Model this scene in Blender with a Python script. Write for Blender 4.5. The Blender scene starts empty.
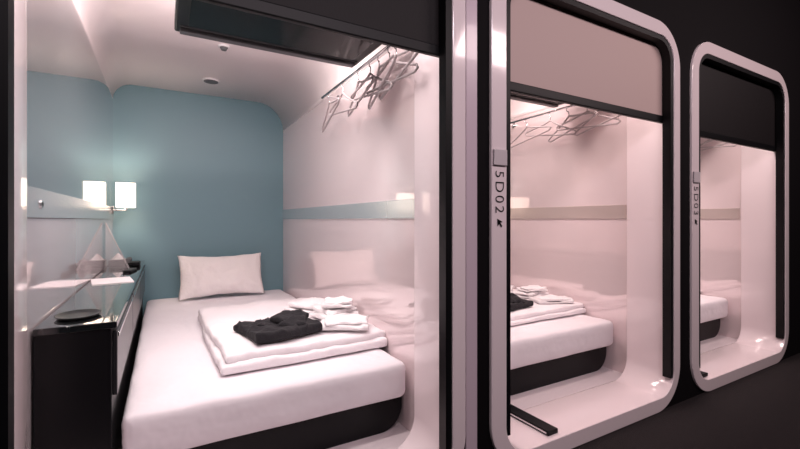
import bpy, bmesh, math, random
from mathutils import Vector, Matrix, noise
random.seed(7)
S=bpy.context.scene
COL=S.collection
S.view_settings.view_transform='Standard'
H=1.05
PITCH=1.5525

# ------------------------------------------------------------ materials
def mat(name,color,rough=.5,metal=0.0,bump=0.0,bscale=40,var=0.0,coat=0.0,emis=None,estr=0.0,trans=0.0,alpha=1.0,bdist=.01,spec=.5):
    m=bpy.data.materials.new(name); m.use_nodes=True
    nt=m.node_tree; b=nt.nodes["Principled BSDF"]
    b.inputs["Base Color"].default_value=(*color,1)
    b.inputs["Roughness"].default_value=rough
    b.inputs["Metallic"].default_value=metal
    b.inputs["Coat Weight"].default_value=coat
    b.inputs["Coat Roughness"].default_value=.05
    b.inputs["Transmission Weight"].default_value=trans
    b.inputs["Alpha"].default_value=alpha
    b.inputs["Specular IOR Level"].default_value=spec
    if emis:
        b.inputs["Emission Color"].default_value=(*emis,1); b.inputs["Emission Strength"].default_value=estr
    tc=nt.nodes.new("ShaderNodeTexCoord")
    n=nt.nodes.new("ShaderNodeTexNoise"); n.inputs["Scale"].default_value=bscale; n.inputs["Detail"].default_value=3
    nt.links.new(tc.outputs["Object"],n.inputs["Vector"])
    if bump>0:
        bp=nt.nodes.new("ShaderNodeBump"); bp.inputs["Strength"].default_value=bump; bp.inputs["Distance"].default_value=bdist
        nt.links.new(n.outputs["Fac"],bp.inputs["Height"]); nt.links.new(bp.outputs["Normal"],b.inputs["Normal"])
    if var>0:
        r=nt.nodes.new("ShaderNodeMix"); r.data_type='RGBA'
        r.inputs[6].default_value=(*[c*(1-var) for c in color],1); r.inputs[7].default_value=(*[min(1,c*(1+var)) for c in color],1)
        nt.links.new(n.outputs["Fac"],r.inputs[0]); nt.links.new(r.outputs[2],b.inputs["Base Color"])
    return m
M_wallR=mat("glossy_pink_white_panel",(.88,.75,.76),.035,metal=.22,coat=.5,var=.01,bscale=2)
M_ceil=mat("ceiling_white",(.89,.79,.79),.30,var=.01,bscale=3)
M_shell=mat("shell_white",(.92,.80,.82),.12,coat=.7,var=.01,bscale=3)
M_filler=mat("filler_lavender",(.66,.54,.61),.25,coat=.3,var=.01,bscale=3)
M_teal=mat("teal_laminate",(.185,.315,.36),.45,var=.03,bscale=300,bump=.02)
M_mirror=mat("mirror_panel",(.84,.84,.85),.04,metal=.9)
M_lowmir=mat("glossy_lower_panel",(.88,.79,.81),.04,metal=.5)
M_strip=mat("satin_metal_strip",(.84,.86,.87),.22,metal=.72)
M_strip2=mat("pinkish_silver_strip",(.62,.53,.50),.22,metal=.35)
M_black=mat("black_satin",(.003,.003,.004),.45,spec=.25)
M_blackwall=mat("black_wall_paint",(.003,.002,.003),.8,bump=.05,bscale=150,spec=.15)
M_gloss=mat("black_gloss_counter",(.008,.010,.011),.03,coat=.8)
M_cab=mat("cabinet_black",(.004,.004,.005),.35,spec=.35)
M_drawer=mat("drawer_grey",(.06,.06,.065),.28,metal=.7)
M_chrome=mat("chrome",(.75,.75,.76),.15,metal=1)
M_sheet=mat("white_sheet",(.85,.80,.83),.85,bump=.4,bscale=5,bdist=.04)
M_duvet=mat("white_duvet",(.87,.82,.84),.85,bump=.4,bscale=12,bdist=.02)
M_towel=mat("white_towel",(.88,.84,.85),.95,bump=.5,bscale=180,bdist=.003)
M_pillow=mat("pillow_cotton",(.92,.86,.85),.85,bump=.6,bscale=12,bdist=.03)
M_cloth=mat("black_cloth",(.014,.013,.016),.9,bump=.8,bscale=22,bdist=.02)
M_carpet=mat("dark_carpet",(.022,.018,.019),.95,bump=.6,bscale=220,var=.5,spec=.2)
M_beige=mat("blind_beige",(.55,.41,.385),.6,bump=.05,bscale=200)
M_dkblind=mat("blind_black",(.006,.004,.005),.6,bump=.1,bscale=120,spec=.3)
M_screen=mat("screen_glass",(.006,.007,.007),.14,spec=.25)
M_bezel=mat("tv_bezel",(.003,.003,.004),.3,spec=.3)
M_hang=mat("hanger_plastic",(.46,.40,.41),.35)
M_shade=mat("lamp_shade_fabric",(.95,.90,.84),.8,emis=(1,.83,.68),estr=2.1)
M_bulb=mat("bulb_glow",(1,1,1),.5,emis=(1,.82,.70),estr=260)
M_white=mat("white_plastic",(.8,.77,.78),.4)
M_readergrey=mat("reader_plastic",(.60,.54,.56),.4)
M_grey=mat("grey_plastic",(.10,.10,.105),.4)
M_glassd=mat("smoked_glass",(.008,.009,.009),.35)
M_paper=mat("paper",(.90,.86,.86),.7)
M_film=mat("clear_film",(.9,.86,.86),.08,alpha=.20,coat=.6)
M_filmedge=mat("clear_film_edge",(.85,.80,.80),.2,alpha=.45)
M_floorin=mat("pod_floor_white",(.86,.77,.79),.3,coat=.2,var=.02,bscale=6)

# ------------------------------------------------------------ helpers
def add(name,mesh,m=None,parent=None,loc=(0,0,0),rot=None,label=None,category=None,group=None,kind=None,smooth=None):
    o=bpy.data.objects.new(name,mesh)
    COL.objects.link(o); o.location=loc
    if rot: o.rotation_euler=rot
    if parent: o.parent=parent
    if m and mesh is not None and not mesh.materials: mesh.materials.append(m)
    if label: o["label"]=label
    if category: o["category"]=category
    if group: o["group"]=group
    if kind: o["kind"]=kind
    if smooth and mesh is not None:
        for p in mesh.polygons: p.use_smooth=True
    return o
def root(name,loc,label,category,group=None,rot=None):
    o=add(name,None,loc=loc,label=label,category=category,group=group,rot=rot)
    o.empty_display_size=.1
    return o
def me_from(bm,name="m"):
    bmesh.ops.recalc_face_normals(bm,faces=bm.faces)
    me=bpy.data.meshes.new(name); bm.to_mesh(me); bm.free(); return me
def box(x0,x1,y0,y1,z0,z1,bev=0.0,seg=3):
    bm=bmesh.new(); bmesh.ops.create_cube(bm,size=1)
    for v in bm.verts:
        v.co=Vector(((x0+x1)/2+v.co.x*(x1-x0),(y0+y1)/2+v.co.y*(y1-y0),(z0+z1)/2+v.co.z*(z1-z0)))
    if bev>0: bmesh.ops.bevel(bm,geom=bm.edges[:],offset=bev,segments=seg,affect='EDGES',profile=.5)
    return me_from(bm)
def cyl(p0,p1,r,r2=None,seg=24,bev=0):
    p0=Vector(p0);p1=Vector(p1);d=p1-p0
    bm=bmesh.new(); bmesh.ops.create_cone(bm,cap_ends=True,segments=seg,radius1=r,radius2=r if r2 is None else r2,depth=d.length)
    if bev>0:
        es=[e for e in bm.edges if len(e.link_faces)==2 and any(len(f.verts)>4 for f in e.link_faces)]
        bmesh.ops.bevel(bm,geom=es,offset=bev,segments=2,affect='EDGES')
    q=d.to_track_quat('Z','Y').to_matrix().to_4x4()
    bmesh.ops.transform(bm,matrix=Matrix.Translation((p0+p1)/2)@q,verts=bm.verts)
    return me_from(bm)
def join(ms):
    bm=bmesh.new()
    for m in ms: bm.from_mesh(m)
    me=bpy.data.meshes.new("j"); bm.to_mesh(me); bm.free(); return me
def rr(x0,x1,z0,z1,r,n=12,rb=None):
    rb=r if rb is None else rb
    pts=[]
    for cx,cz,a0,q in ((x1-rb,z0+rb,-90,rb),(x1-r,z1-r,0,r),(x0+r,z1-r,90,r),(x0+rb,z0+rb,180,rb)):
        if q<=1e-6: pts.append((cx,cz)); continue
        for i in range(n+1):
            a=math.radians(a0+90*i/n); pts.append((cx+q*math.cos(a),cz+q*math.sin(a)))
    return pts
def plate(loops,y0,y1,bev=0.0):
    """flat XZ shape (with holes) extruded from y0 to y1"""
    cu=bpy.data.curves.new("c",'CURVE'); cu.dimensions='2D'; cu.fill_mode='BOTH'
    t=(y1-y0)/2; cu.extrude=max(t-bev,0); cu.bevel_depth=bev; cu.bevel_resolution=2; cu.offset=-bev
    for lp in loops:
        sp=cu.splines.new('POLY'); sp.points.add(len(lp)-1)
        for p,(x,z) in zip(sp.points,lp): p.co=(x,z,0,1)
        sp.use_cyclic_u=True
    o=bpy.data.objects.new("tmp",cu); COL.objects.link(o)
    dg=bpy.context.evaluated_depsgraph_get()
    me=bpy.data.meshes.new_from_object(o.evaluated_get(dg))
    bpy.data.objects.remove(o)
    me.transform(Matrix.Translation((0,(y0+y1)/2,0))@Matrix.Rotation(math.radians(90),4,'X'))
    me.materials.clear()
    return me
def tube(pts,r,cyclic=False,res=3):
    cu=bpy.data.curves.new("c",'CURVE'); cu.dimensions='3D'; cu.bevel_depth=r; cu.bevel_resolution=res; cu.use_fill_caps=True
    sp=cu.splines.new('POLY'); sp.points.add(len(pts)-1)
    for p,c in zip(sp.points,pts): p.co=(*c,1)
    sp.use_cyclic_u=cyclic
    o=bpy.data.objects.new("tmp",cu); COL.objects.link(o)
    dg=bpy.context.evaluated_depsgraph_get()
    me=bpy.data.meshes.new_from_object(o.evaluated_get(dg)); bpy.data.objects.remove(o)
    me.materials.clear()
    for p in me.polygons: p.use_smooth=True
    return me
def extrude_profile(pts,y0,y1):
    bm=bmesh.new()
    a=[bm.verts.new((x,y0,z)) for x,z in pts]; b=[bm.verts.new((x,y1,z)) for x,z in pts]
    for i in range(len(pts)-1): bm.faces.new((a[i],a[i+1],b[i+1],b[i]))
    return me_from(bm)
def softbox(sx,sy,sz,r,step=.03,fn=None):
    h=Vector((sx/2,sy/2,sz/2)); r=min(r,h.x,h.y,h.z)
    def lines(hh):
        L=[-hh,-hh+r*.12,-hh+r*.4,-hh+r]
        n=max(1,int((2*hh-2*r)/step)); 
        if 2*hh-2*r>1e-5: L+=[-hh+r+(2*hh-2*r)*i/n for i in range(1,n)]+[hh-r]
        L+=[hh-r*.4,hh-r*.12,hh]
        return L
    LX,LY,LZ=lines(h.x),lines(h.y),lines(h.z)
    bm=bmesh.new(); D={}
    def V(x,y,z):
        k=(round(x,5),round(y,5),round(z,5))
        if k in D: return D[k]
        p=Vector((x,y,z)); q=Vector([max(-(hh-r),min(hh-r,c)) for c,hh in zip(p,h)])
        d=p-q
        if d.length>1e-9: p=q+d.normalized()*r
        if fn: p=fn(p)
        D[k]=bm.verts.new(p); return D[k]
    def face(vs):
        u=[]
        for v in vs:
            if v not in u: u.append(v)
        if len(u)>=3:
            try: bm.faces.new(u)
            except ValueError: pass
    for A,B,mk in ((LX,LY,lambda a,b,s:(a,b,s*h.z)),(LX,LZ,lambda a,b,s:(a,s*h.y,b)),(LY,LZ,lambda a,b,s:(s*h.x,a,b))):
        for s in (-1,1):
            for i in range(len(A)-1):
                for j in range(len(B)-1):
                    face([V(*mk(A[i],B[j],s)),V(*mk(A[i+1],B[j],s)),V(*mk(A[i+1],B[j+1],s)),V(*mk(A[i],B[j+1],s))])
    me=me_from(bm)
    for p in me.polygons: p.use_smooth=True
    return me
def nz(p,s,seed=0): return noise.noise(Vector((p.x*s+seed,p.y*s+seed*1.7,p.z*s-seed)))
def crease(p,s,seed):
    """thin raised folds that meander like creases in cloth"""
    a=noise.noise(Vector((p.x*s+seed+.8*noise.noise(Vector((p.x*4,p.y*4,seed))),p.y*s*.6-seed,seed)))
    return max(0,1-abs(a)*5)**2
def xf(me,loc=(0,0,0),rz=0,rx=0):
    me.transform(Matrix.Translation(loc)@Matrix.Rotation(rz,4,'Z')@Matrix.Rotation(rx,4,'X')); return me

FL=.075; CE=2.136; YB=3.95; XL=-.346; XR=.984; YS=1.53
RXO0,RXO1,RXI0,RXI1=-.415,1.008,-.332,.945
RO,RI=.23,.13
CL=.13

# ------------------------------------------------------------ corridor (setting)
loops=[[(-2.5,0),(7,0),(7,2.9),(-2.5,2.9)]]
for i in range(3):
    o=i*PITCH; loops.append(rr(o+RXO0-.001,o+RXO1+.001,.002,2.142,RO))
add("wall_front",plate(loops,1.262,1.31),M_blackwall,label="matt black corridor wall around the sleeping capsules",kind="structure")
add("floor",box(-2.5,7,-1.4,1.31,-.05,0),M_carpet,label="dark carpeted corridor floor",kind="structure")
add("ceiling",box(-2.5,7,-1.4,1.31,2.9,2.95),M_blackwall,label="black corridor ceiling",kind="structure")
add("wall_back",box(-2.5,7,-1.45,-1.4,0,2.9),M_blackwall,label="black opposite corridor wall",kind="structure")
add("wall_left",box(-2.55,-2.5,-1.4,1.31,0,2.9),M_blackwall,label="black corridor end wall",kind="structure")
add("wall_right",box(7,7.05,-1.4,1.31,0,2.9),M_blackwall,label="black corridor end wall",kind="structure")
add("trim_1",box(1.012,1.066,1.253,1.262,0,2.9,.001),M_filler,label="pale lavender vertical filler panel between capsules",kind="structure")

# ------------------------------------------------------------ pods
tcount=[1]
def hanger_mesh():
    w=.235
    body=[(0,0,0)]
    for i in range(1,7):
        t=i/6; body.append((w*t,0,-.08*t**.8))
    body+=[(w+.010,0,-.094),(w-.01,0,-.105)]
    body+=[(-w+.01,0,-.105),(-w-.010,0,-.094)]
    for i in range(6,0,-1):
        t=i/6; body.append((-w*t,0,-.08*t**.8))
    b=tube(body,.0060,True)
    hk=[(0,0,-.003),(0,0,.03)]
    for i in range(9):
        a=math.radians(-90+ 30*i)
        hk.append((.018*math.cos(a)*1,0,.048+.018*math.sin(a)))
    return b,tube(hk,.003)
HB,HK=hanger_mesh()
for m_,mm in ((HB,M_hang),(HK,M_chrome)): m_.materials.append(mm)

def pod(k):
    o=k*PITCH
    ps=["with a rolled up black blind","with a beige blind half lowered","with a dark blind half lowered"][k]
    T=lambda me:(me.transform(Matrix.Translation((o,0,0))),me)[1]
    # setting
    add("wall_right",T(box(XR,XR+.03,YS,YB,FL,CE-.24)),M_wallR,label="glossy pale pink side wall panel inside the capsule",kind="structure")
    add("wall_left",T(box(XL-.03,XL,YS,YB,1.15,CE-CL)),M_mirror,label="mirrored upper side wall inside the capsule",kind="structure")
    add("wall_left",T(box(XL-.03,XL,YS,YB,FL,1.055)),M_lowmir,label="glossy reflective lower side wall inside the capsule",kind="structure")
    add("wall_back",T(box(XL-.03,XR+.03,YB,YB+.03,FL,CE+.02)),M_teal,label="teal laminate end wall of the capsule",kind="structure")
    prof=[(XL,CE-CL)]
    for i in range(1,11):
        a=math.radians(180-9*i); prof.append((XL+CL+CL*math.cos(a),CE-CL+CL*math.sin(a)))
    for i in range(13):
        a=math.radians(90-90*i/12); prof.append((XR-.24+.24*math.cos(a),CE-.24+.24*math.sin(a)))
    c=add("ceiling",T(extrude_profile(prof,YS,YB)),M_ceil,label="white capsule ceiling with curved edges",kind="structure",smooth=True)
    so=c.modifiers.new("s",'SOLIDIFY'); so.thickness=.015; so.offset=1
    add("floor",T(box(XL-.03,XR+.03,YS,YB,FL-.04,FL)),M_floorin,label="white capsule floor",kind="structure")
    ms_=M_strip if k==0 else M_strip2
    tcount[0]+=1
    add("trim_%d"%tcount[0],T(box(XR-.006,XR+.02,YS+.02,YB,1.057,1.147,.002)),ms_,label="brushed metal strip along the side wall",kind="structure")
    tcount[0]+=1
    add("trim_%d"%tcount[0],T(box(XL-.02,XL+.006,YS+.02,YB,1.057,1.15,.002)),ms_,label="brushed metal strip along the mirrored wall",kind="structure")
    # frame
    r=root("capsule_frame",(o+.295,1.39,0),"white rounded capsule frame "+ps,"capsule frame","capsule frames along the corridor")
    L=lambda me:(me.transform(Matrix.Translation((-.295,-1.39,0))),me)[1]
    add("frame_surround",L(plate([rr(RXO0,RXO1,0,2.14,RO,n=24),rr(RXI0,RXI1,FL,2.065,RI,n=24)],1.25,YS-.002,.004)),M_shell,parent=r)
    a=rr(RXI0-.002,RXI1+.002,.16,2.067,RI,rb=0,n=24); b=rr(RXI0+.026,RXI1-.028,.16,2.04,RI-.025,rb=0,n=24)
    add("guide_rail",L(plate([a+b[::-1]],1.256,1.300)),M_black,parent=r,label="black blind guide rail")
    # blind
    zb=[1.68,1.605,1.57][k]
    bm_=[M_dkblind,M_beige,M_dkblind][k]
    r=root("roller_blind",(o+.3,1.32,zb),["black roller blind rolled up in the capsule opening","beige pink roller blind half lowered over the opening","dark brown black roller blind half lowered over the opening"][k],"blind","roller blinds of the capsules")
    B=lambda me:(me.transform(Matrix.Translation((-.3,-1.32,-zb))),me)[1]
    add("blind_fabric",B(plate([rr(RXI0+.006,RXI1-.006,zb+.03,2.058,RI-.01,rb=0)],1.304,1.308)),bm_,parent=r)
    add("bottom_bar",B(box(RXI0+.006,RXI1-.006,1.301,1.322,zb,zb+.042,.005)),M_black,parent=r,label="black bottom bar")
    # bed
    r=root("bed",(o+.423,2.77,FL),"low bed with white fitted sheet on a black base","bed","capsule beds")
    add("bed_base",plate([rr(-.52,.550,0,.157,.004,rb=.11,n=10)],-1.09,1.17,.003),M_black,parent=r)
    def mf(p):
        d=.003*nz(p,3,5)+.002*nz(p,9,1)+.004*crease(p,2.2,3)*(.4+abs(nz(p,2,8)))
        e=1 if p.z>0.02 else .0
        return Vector((p.x+ .004*nz(p,6,9),p.y+.006*nz(p,5,3),p.z+(d-.005)*e))
    ms=xf(softbox(1.09,2.33,.168,.035,.025,mf),(0,.01,.165+.084))
    add("mattress",ms,M_sheet,parent=r)
    top=FL+.155+.178
    # duvet
    th=.86 if k==0 else .62
    def df(s):
        def f(p):
            e=1 if p.z>-.005 else .06
            edge=min(1,max(abs(p.x)/.38,abs(p.y)/.56))**5
            z=p.z+e*th*(.016*nz(p,2.8,s)+.005*nz(p,8,s)-.012*edge+.005+.008*crease(p,3.2,s)+.005*crease(p,6,s+5))
            return Vector((p.x+.018*nz(p,2.2,s+3)+.006*nz(p,10,s),p.y+.018*nz(p,2.2,s+7)+.006*nz(p,10,s+2),z))
        return f
    d1=xf(softbox(.78,1.12,.048*th,.016*th,.015,df(2+k)),(0,0,.024*th))
    d2=xf(softbox(.765,1.09,.052*th,.018*th,.015,df(6+k)),(.004,.012,.066*th),math.radians(1.0))
    add("duvet",join([d1,d2]),M_duvet,loc=(o+.584,2.385,top+.003),rot=(0,0,math.radians(.6)),label="white duvet folded flat in layers on the bed",category="duvet",group="folded duvets",smooth=True)
    dt=top+.098*th+.009
    # black clothes
    def sf(s,amp):
        def f(p):
            rid=abs(nz(p,9,s+2))
            q=Vector((p.x,p.y,0))
            k2=1+.20*nz(q,5,s+11)
            e=1 if p.z>0 else .03
            return Vector((p.x*k2+amp*1.0*nz(p,8,s+3),p.y*k2+amp*1.0*nz(p,8,s+5),p.z+e*(amp*nz(p,6,s)+amp*2.4*(.28-rid)+amp*.8*crease(p,9,s))))
        return f
    c1=xf(softbox(.34,.29,.034,.014,.008,sf(3+k,.016)),(0,0,.017),math.radians(10))
    c2=xf(softbox(.25,.18,.030,.013,.008,sf(9+k,.020)),(.01,.01,.040),math.radians(-18))
    c3=xf(softbox(.17,.10,.024,.011,.008,sf(5+k,.015)),(.06,.05,.052),math.radians(34))
    add("folded_shirt",join([c1,c2,c3]),M_cloth,loc=(o+(.495 if k==0 else .39),2.05,dt),label="crumpled black nightshirt lying on the folded duvet",category="shirt",group="black nightshirts",smooth=True)
    # towels
    def tf(s):
        def f(p): return Vector((p.x+.026*nz(p,7,s),p.y+.026*nz(p,7,s+4),p.z+(.018*nz(p,7,s+2)+.010*nz(p,16,s)+.008*crease(p,8,s))*(1 if p.z>0 else .1)))
        return f
    q=1 if k==0 else .7
    for (x,y,dz,w,d,h,rz,lb) in ((.81,1.99,0,.24,.17,.044,-26,"folded white bath towel on the duvet"),
                              (.845,2.23,0,.22,.20,.052,12,"folded white towel beside the black shirt"),
                              (.85,2.20,.062,.17,.13,.038,-18,"small folded white face towel on top of another towel"),
                              (.79,2.48,0,.25,.22,.046,28,"loosely folded white towel near the wall")):
        h*=q; dz*=q
        n2=softbox(w,d,h*.5,h*.24,.009,tf(x*9+k)); n3=xf(softbox(w*.93,d*.9,h*.5,h*.24,.009,tf(x*5+k)),(.008,.006,h*.5),.08)
        add("folded_towel",join([xf(n2,(0,0,h*.25)),xf(n3,(0,0,h*.25))]),M_towel,loc=(o+x,y,dt+dz),rot=(0,0,math.radians(rz)),label=lb,category="towel",group="white towels on the beds",smooth=True)
    # pillow
    bm=bmesh.new(); N=44; W,Hh=.66,.375
    def py(u,v,s):
        e=(max(0,1-abs(u)**2.6)*max(0,1-abs(v)**2.6))**.6
        px=u*W/2*(1-.05*(1-v*v)*abs(u)); pz=v*Hh/2*(1-.13*(1-u*u)*abs(v))
        pp=Vector((px,pz,s)); wr=crease(Vector((px*1.0,pz*1.6,0)),5,s+9)
        px+=.006*nz(pp,12,3); pz+=.008*nz(pp,9,6)
        return Vector((px,s*(.072*e+.020*e*nz(pp,6,2)+.008*nz(pp,14,4)*e-.010*wr*e**.5),pz))
    gr={}
    for s in (-1,1):
        for i in range(N+1):
            for j in range(N+1):
                u=-1+2*i/N; v=-1+2*j/N
                if s==1 and (i in(0,N) or j in (0,N)): gr[(s,i,j)]=gr[(-1,i,j)]; continue
                gr[(s,i,j)]=bm.verts.new(py(u,v,s))
        for i in range(N):
            for j in range(N):
                bm.faces.new((gr[(s,i,j)],gr[(s,i+1,j)],gr[(s,i+1,j+1)],gr[(s,i,j+1)]))
    pm=me_from(bm)
    add("pillow",pm,M_pillow,loc=(o+.43,3.76,top+.180),rot=(math.radians(-24),0,0),label="plump white pillow leaning against the teal wall",category="pillow",group="pillows",smooth=True)
    # hanger rail
    rz_=1.835; rx_=.885
    r=root("hanger_rail",(o+XR,1.95,rz_),"slim metal hanging rail fixed to the side wall","rail","hanging rails")
    add("rail_bar",cyl((rx_-XR,-.40,0),(rx_-XR,.60,0),.008),M_chrome,parent=r,smooth=True)
    for y in (-.36,.56):
        add("rail_bracket",join([cyl((0,y,0),(rx_-XR,y,0),.006),cyl((0,y,0),(-.008,y,0),.02)]),M_chrome,parent=r)
    hs=[(1.575,82,8),(1.64,90,-4),(1.74,78,11),(1.84,89,-8),(1.98,81,6),(2.20,87,-8),(2.42,82,9)] if k==0 else [(1.66,80,9),(1.76,88,-6),(1.90,77,11),(2.06,86,-9),(2.28,82,7)]
    for (y,ang,tl) in hs:
        hr=root("clothes_hanger",(o+rx_,y,rz_-.062),"light grey plastic clothes hanger on the wall rail","hanger","clothes hangers on the rails",rot=(0,math.radians(tl),math.radians(ang)))
        b=bpy.data.objects.new("hanger_body",HB); COL.objects.link(b); b.parent=hr
        b=bpy.data.objects.new("hook",HK); COL.objects.link(b); b.parent=hr; b["label"]="metal hook"
    # cabinet along mirror wall
    r=root("bedside_cabinet",(o-.235,2.77,FL),"long black cabinet with glossy counter beside the bed","cabinet","bedside cabinets")
    add("cabinet_body",box(-.105,.09,-1.145,1.175,0,.625,.003),M_cab,parent=r)
    add("counter_top",box(-.105,.105,-1.155,1.178,.625,.647,.004),M_gloss,parent=r,label="glossy black counter top")
    for (y0,y1) in ((-1.13,-.36),(-.34,.40),(.42,1.16)):
        d=add("drawer",box(.09,.104,y0,y1,.40,.612,.004),M_drawer,parent=r,label="dark metallic drawer front")
        add("handle",box(.104,.1075,y0+.02,y1-.02,.588,.602,.0012),M_chrome,parent=d,label="slim chrome edge handle")
    ct=FL+.647
    # lamp
    ly=3.79
    r=root("wall_lamp",(o+XL+.007,ly,1.125),"lit bedside wall lamp with square cream shade","lamp","bedside wall lamps")
    add("wall_plate",box(0,.014,-.035,.035,-.030,.030,.003),M_chrome,parent=r)
    add("lamp_arm",tube([(.01,0,0),(.089,0,0),(.089,0,.04)],.008),M_chrome,parent=r)
    sh=plate([rr(-.062,.062,-.06,.06,.012),rr(-.059,.059,-.057,.057,.010)],-.0925,.0925)
    sh.transform(Matrix.Rotation(math.radians(90),4,'X')); sh.transform(Matrix.Translation((.089,0,.115)))
    add("lamp_shade",sh,M_shade,parent=r,label="square cream fabric shade glowing")
    bmb=bmesh.new(); bmesh.ops.create_uvsphere(bmb,u_segments=16,v_segments=10,radius=.024); bmesh.ops.translate(bmb,verts=bmb.verts,vec=(.089,0,.115))
    add("bulb",me_from(bmb),M_bulb,parent=r,smooth=True)
    add("bulb_holder",cyl((.089,0,.03),(.089,0,.092),.012),M_white,parent=r)
    # ceiling devices
    r=root("ceiling_speaker",(o+.32,3.51,CE),"round grey ceiling speaker grille","speaker","ceiling speakers")
    add("speaker_ring",cyl((0,0,-.012),(0,0,0),.062,seg=32,bev=.003),M_white,parent=r)
    add("speaker_grille",cyl((0,0,-.015),(0,0,-.011),.052,seg=32),M_grey,parent=r)
    r=root("smoke_detector",(o+.327,2.784,CE),"small round white smoke detector on the ceiling","smoke detector","smoke detectors")
    add("detector_base",cyl((0,0,-.010),(0,0,0),.035,seg=28,bev=.002),M_white,parent=r)
    add("detector_head",cyl((0,0,-.026),(0,0,-.010),.016,.024,seg=24),M_grey,parent=r)
    # tv folded beneath ceiling
    r=root("television",(o+.46,1.78,CE),"black flat television folded up under the ceiling","television","televisions")
    z0=1.86-CE
    add("tv_housing",box(-.42,.42,-.22,.24,z0,z0+.05,.008),M_bezel,parent=r)
    add("screen",box(-.37,.37,-.18,.15,z0-.003,z0+.001,.001),M_screen,parent=r,label="dark grey glossy screen")
    add("speaker_bar",join([box(-.40,.40,.185,.225,z0-.014,z0+.001,.004),box(-.40,.40,.160,.166,z0-.004,z0+.001,.001)]),M_grey,parent=r,label="dark grey slim bar under the screen edge")
    add("ceiling_mount",join([box(-.12,.12,-.08,.10,-.012,0,.002),box(-.03,.03,-.03,.05,z0+.05,-.012,.002),box(-.10,.10,-.08,.10,z0+.05,z0+.065,.002)]),M_black,parent=r)
    # flat bar on the floor
    if k>0:
        x,y,ln=(-.02,1.44,.32) if k==1 else (-.19,1.38,.20)
        r=root("floor_bar",(o+x,y,FL),"flat black bar with a metal edge on the capsule floor","bar","flat bars on the capsule floors",rot=(0,0,math.radians(1)))
        add("bar_body",box(-.034,.034,-ln/2,ln/2,0,.022,.005),M_black,parent=r)
        add("edge_strip",box(-.0355,-.033,-ln/2+.01,ln/2-.01,.008,.016,.0008),M_chrome,parent=r,label="thin metal edge")
    # lights
    def area(x,y,z,sx,sy,e,col,rx=0):
        a=bpy.data.lights.new("capsule_light",'AREA'); a.shape='RECTANGLE'; a.size=sx; a.size_y=sy; a.energy=e; a.color=col
        ob=bpy.data.objects.new("capsule_light",a); ob.location=(o+x,y,z); ob.rotation_euler=(rx,0,0); COL.objects.link(ob)
    pc=[(1,.89,.87),(1,.82,.78),(1,.82,.78)][k]
    g=[1.6,1.2,1.2][k]
    area(.32,2.13,2.11,.9,.12,9*g,pc,math.radians(8))
    area(.30,1.42,2.05,.9,.08,7*g,pc,math.radians(14))
    area(.30,1.90,1.935,.7,.12,2.8*g,pc,math.radians(180-25))  # added upward wash, unseen above the television, only brightens the ceiling
    return ct
for k in range(3): ct=pod(k)

# ------------------------------------------------------------ things on the first counter
r=root("glass_tray",(-.250,1.76,ct),"flat dark glass tray on the black counter","tray")
bm=bmesh.new(); prof=[(.0,.003),(.03,.003),(.050,.005),(.061,.010),(.064,.010),(.056,.002),(.04,0),(0,0)]
NS=32; rings=[]
for (rr_,z) in prof:
    rings.append([bm.verts.new((rr_*math.cos(2*math.pi*i/NS),1.25*rr_*math.sin(2*math.pi*i/NS),z)) for i in range(NS)] if rr_>0 else [bm.verts.new((0,0,z))])
for a,b in zip(rings[:-1],rings[1:]):
    for i in range(NS):
        j=(i+1)%NS
        vs=[a[i%len(a)],a[j%len(a)],b[j%len(b)],b[i%len(b)]]; u=[]
        for v in vs:
            if v not in u: u.append(v)
        bm.faces.new(u)
add("tray_bowl",me_from(bm),M_glassd,parent=r,smooth=True)
add("leaflet",box(-.09,.09,-.12,.12,0,.004,.001),M_paper,loc=(-.240,2.70,ct),rot=(0,0,math.radians(8)),label="white paper leaflet lying on the black counter",category="leaflet")
r=root("telephone",(-.19,3.52,ct),"small black bedside telephone on the counter","telephone")
add("phone_base",box(-.045,.045,-.07,.07,0,.03,.008),M_black,parent=r)
add("handset",join([box(-.04,-.01,-.075,.075,.042,.058,.007),box(-.042,-.008,-.078,-.045,.028,.05,.006),box(-.042,-.008,.045,.078,.028,.05,.006)]),M_grey,parent=r)
r=root("tissue_box",(-.285,3.60,ct),"small dark tissue box with a white tissue","tissue box")
add("box_body",box(-.05,.05,-.06,.06,0,.045,.004),M_grey,parent=r)
bm=bmesh.new(); bmesh.ops.create_cone(bm,cap_ends=False,segments=16,radius1=.032,radius2=.004,depth=.045)
for v in bm.verts: v.co.x*=1+.4*math.sin(5*math.atan2(v.co.y,v.co.x)); v.co.z+=.066
add("tissue",me_from(bm),M_paper,parent=r,label="crumpled white tissue",smooth=True)
r=root("remote_control",(-.185,3.14,ct),"slim black remote control on the counter","remote control",rot=(0,0,math.radians(-10)))
add("remote_body",box(-.022,.022,-.08,.08,0,.015,.005),M_black,parent=r)
add("buttons",join([box(-.012+.012*i-.003,-.012+.012*i+.003,-.05+.02*j-.004,-.05+.02*j+.004,.0145,.017) for i in range(3) for j in range(5)]),M_grey,parent=r)
# clear triangular stand against the mirror
r=root("leaflet_stand",(-.34,3.32,ct),"clear plastic triangular stand against the mirrored wall","stand")
bm=bmesh.new()
A=[(.002,0,.0),(.135,.02,0),(.135,.08,0),(.002,.10,0)]
vb=[bm.verts.new(p) for p in A]; vt=[bm.verts.new((.004,.04,.31)),bm.verts.new((.004,.07,.31))]
bm.faces.new((vb[0],vb[1],vt[0])); bm.faces.new((vb[1],vb[2],vt[1],vt[0])); bm.faces.new((vb[2],vb[3],vt[1])); bm.faces.new(vb[::-1])
add("stand_panel",me_from(bm),M_film,parent=r)
add("stand_edge",join([tube([A[1],(.004,.04,.31)],.002),tube([A[2],(.004,.07,.31)],.002)]),M_filmedge,parent=r,label="pale translucent stand edge")
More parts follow.
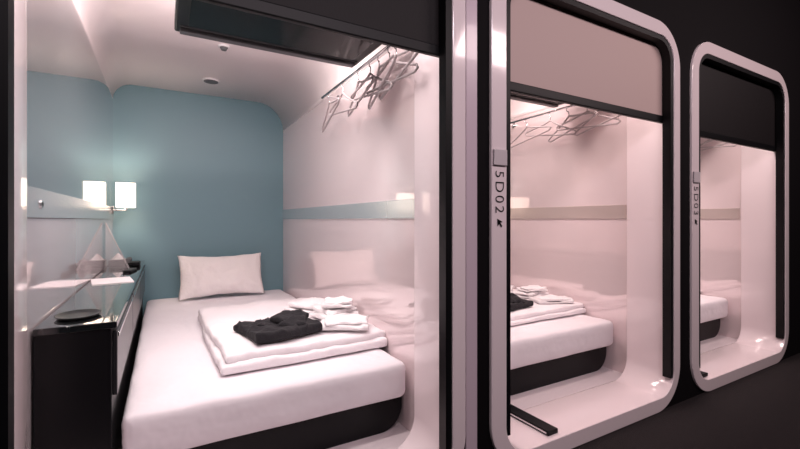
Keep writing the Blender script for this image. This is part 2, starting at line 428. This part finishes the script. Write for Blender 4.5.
# socket on strip
r=root("wall_socket",(XL+.006,1.72,1.10),"small round metal socket on the metal strip","socket")
add("socket_ring",cyl((0,0,0),(.004,0,0),.014),M_chrome,parent=r)
add("socket_hole",cyl((.004,0,0),(.0045,0,0),.008),M_black,parent=r)

# ------------------------------------------------------------ number signs
def textmesh(t,size):
    cu=bpy.data.curves.new("t",'FONT'); cu.body=t; cu.size=size; cu.extrude=.0003; cu.offset=-.0010; cu.align_x='LEFT'; cu.align_y='CENTER'; cu.space_character=1.25
    o=bpy.data.objects.new("tmp",cu); COL.objects.link(o); dg=bpy.context.evaluated_depsgraph_get()
    me=bpy.data.meshes.new_from_object(o.evaluated_get(dg)); bpy.data.objects.remove(o); me.materials.clear()
    me.transform(Matrix.Rotation(math.radians(90),4,'X')@Matrix.Rotation(math.radians(-90),4,'Z')); return me
for k,t in ((1,"5D02"),(2,"5D03")):
    x=k*PITCH+(RXO0+RXI0)/2
    r=root("number_sign",(x,1.2488,1.0),"vertical black capsule number %s below a white card reader"%t,"sign","capsule number signs")
    add("card_reader",box(-.036,.036,-.008,0,.27,.335,.003),M_readergrey,parent=r,label="small pale grey card reader box")
    tm=textmesh(t,.067); tm.transform(Matrix.Translation((-.002,-.001,.252)))
    add("number_lettering",tm,M_black,parent=r,label="black number %s reading downwards"%t)
    arrow=plate([[(-.016,.060),(.020,.044),(.004,.040),(.018,.022),(.011,.016),(-.003,.034),(-.014,.022)]],-.0014,0)
    arrow.transform(Matrix.Translation((0,0,.008))@Matrix.Diagonal((.78,1,.78,1)))
    add("arrow_symbol",arrow,M_black,parent=r,label="small black arrow symbol")

# ------------------------------------------------------------ corridor light
def clight(loc,rot,sx,sy,e,col):
    a=bpy.data.lights.new("corridor_light",'AREA'); a.shape='RECTANGLE'; a.size=sx; a.size_y=sy; a.energy=e; a.color=col
    ob=bpy.data.objects.new("corridor_light",a); ob.location=loc; ob.rotation_euler=rot; COL.objects.link(ob)
clight((.6,-.8,2.7),(math.radians(42),0,0),2.5,.3,38,(1,.84,.90))
clight((3.6,-.5,2.7),(math.radians(42),0,0),2.5,.3,35,(1,.79,.79))

w=bpy.data.worlds.new("World"); S.world=w; w.use_nodes=True
w.node_tree.nodes["Background"].inputs[0].default_value=(.02,.015,.02,1)

cam=bpy.data.cameras.new("Camera"); co=bpy.data.objects.new("Camera",cam); COL.objects.link(co)
cam.sensor_width=36; cam.lens=413/800*36; cam.shift_y=-4.5/800; cam.clip_start=.01
co.location=(0,0,H); co.rotation_euler=(math.radians(90),0,math.radians(-29.8))
S.camera=co
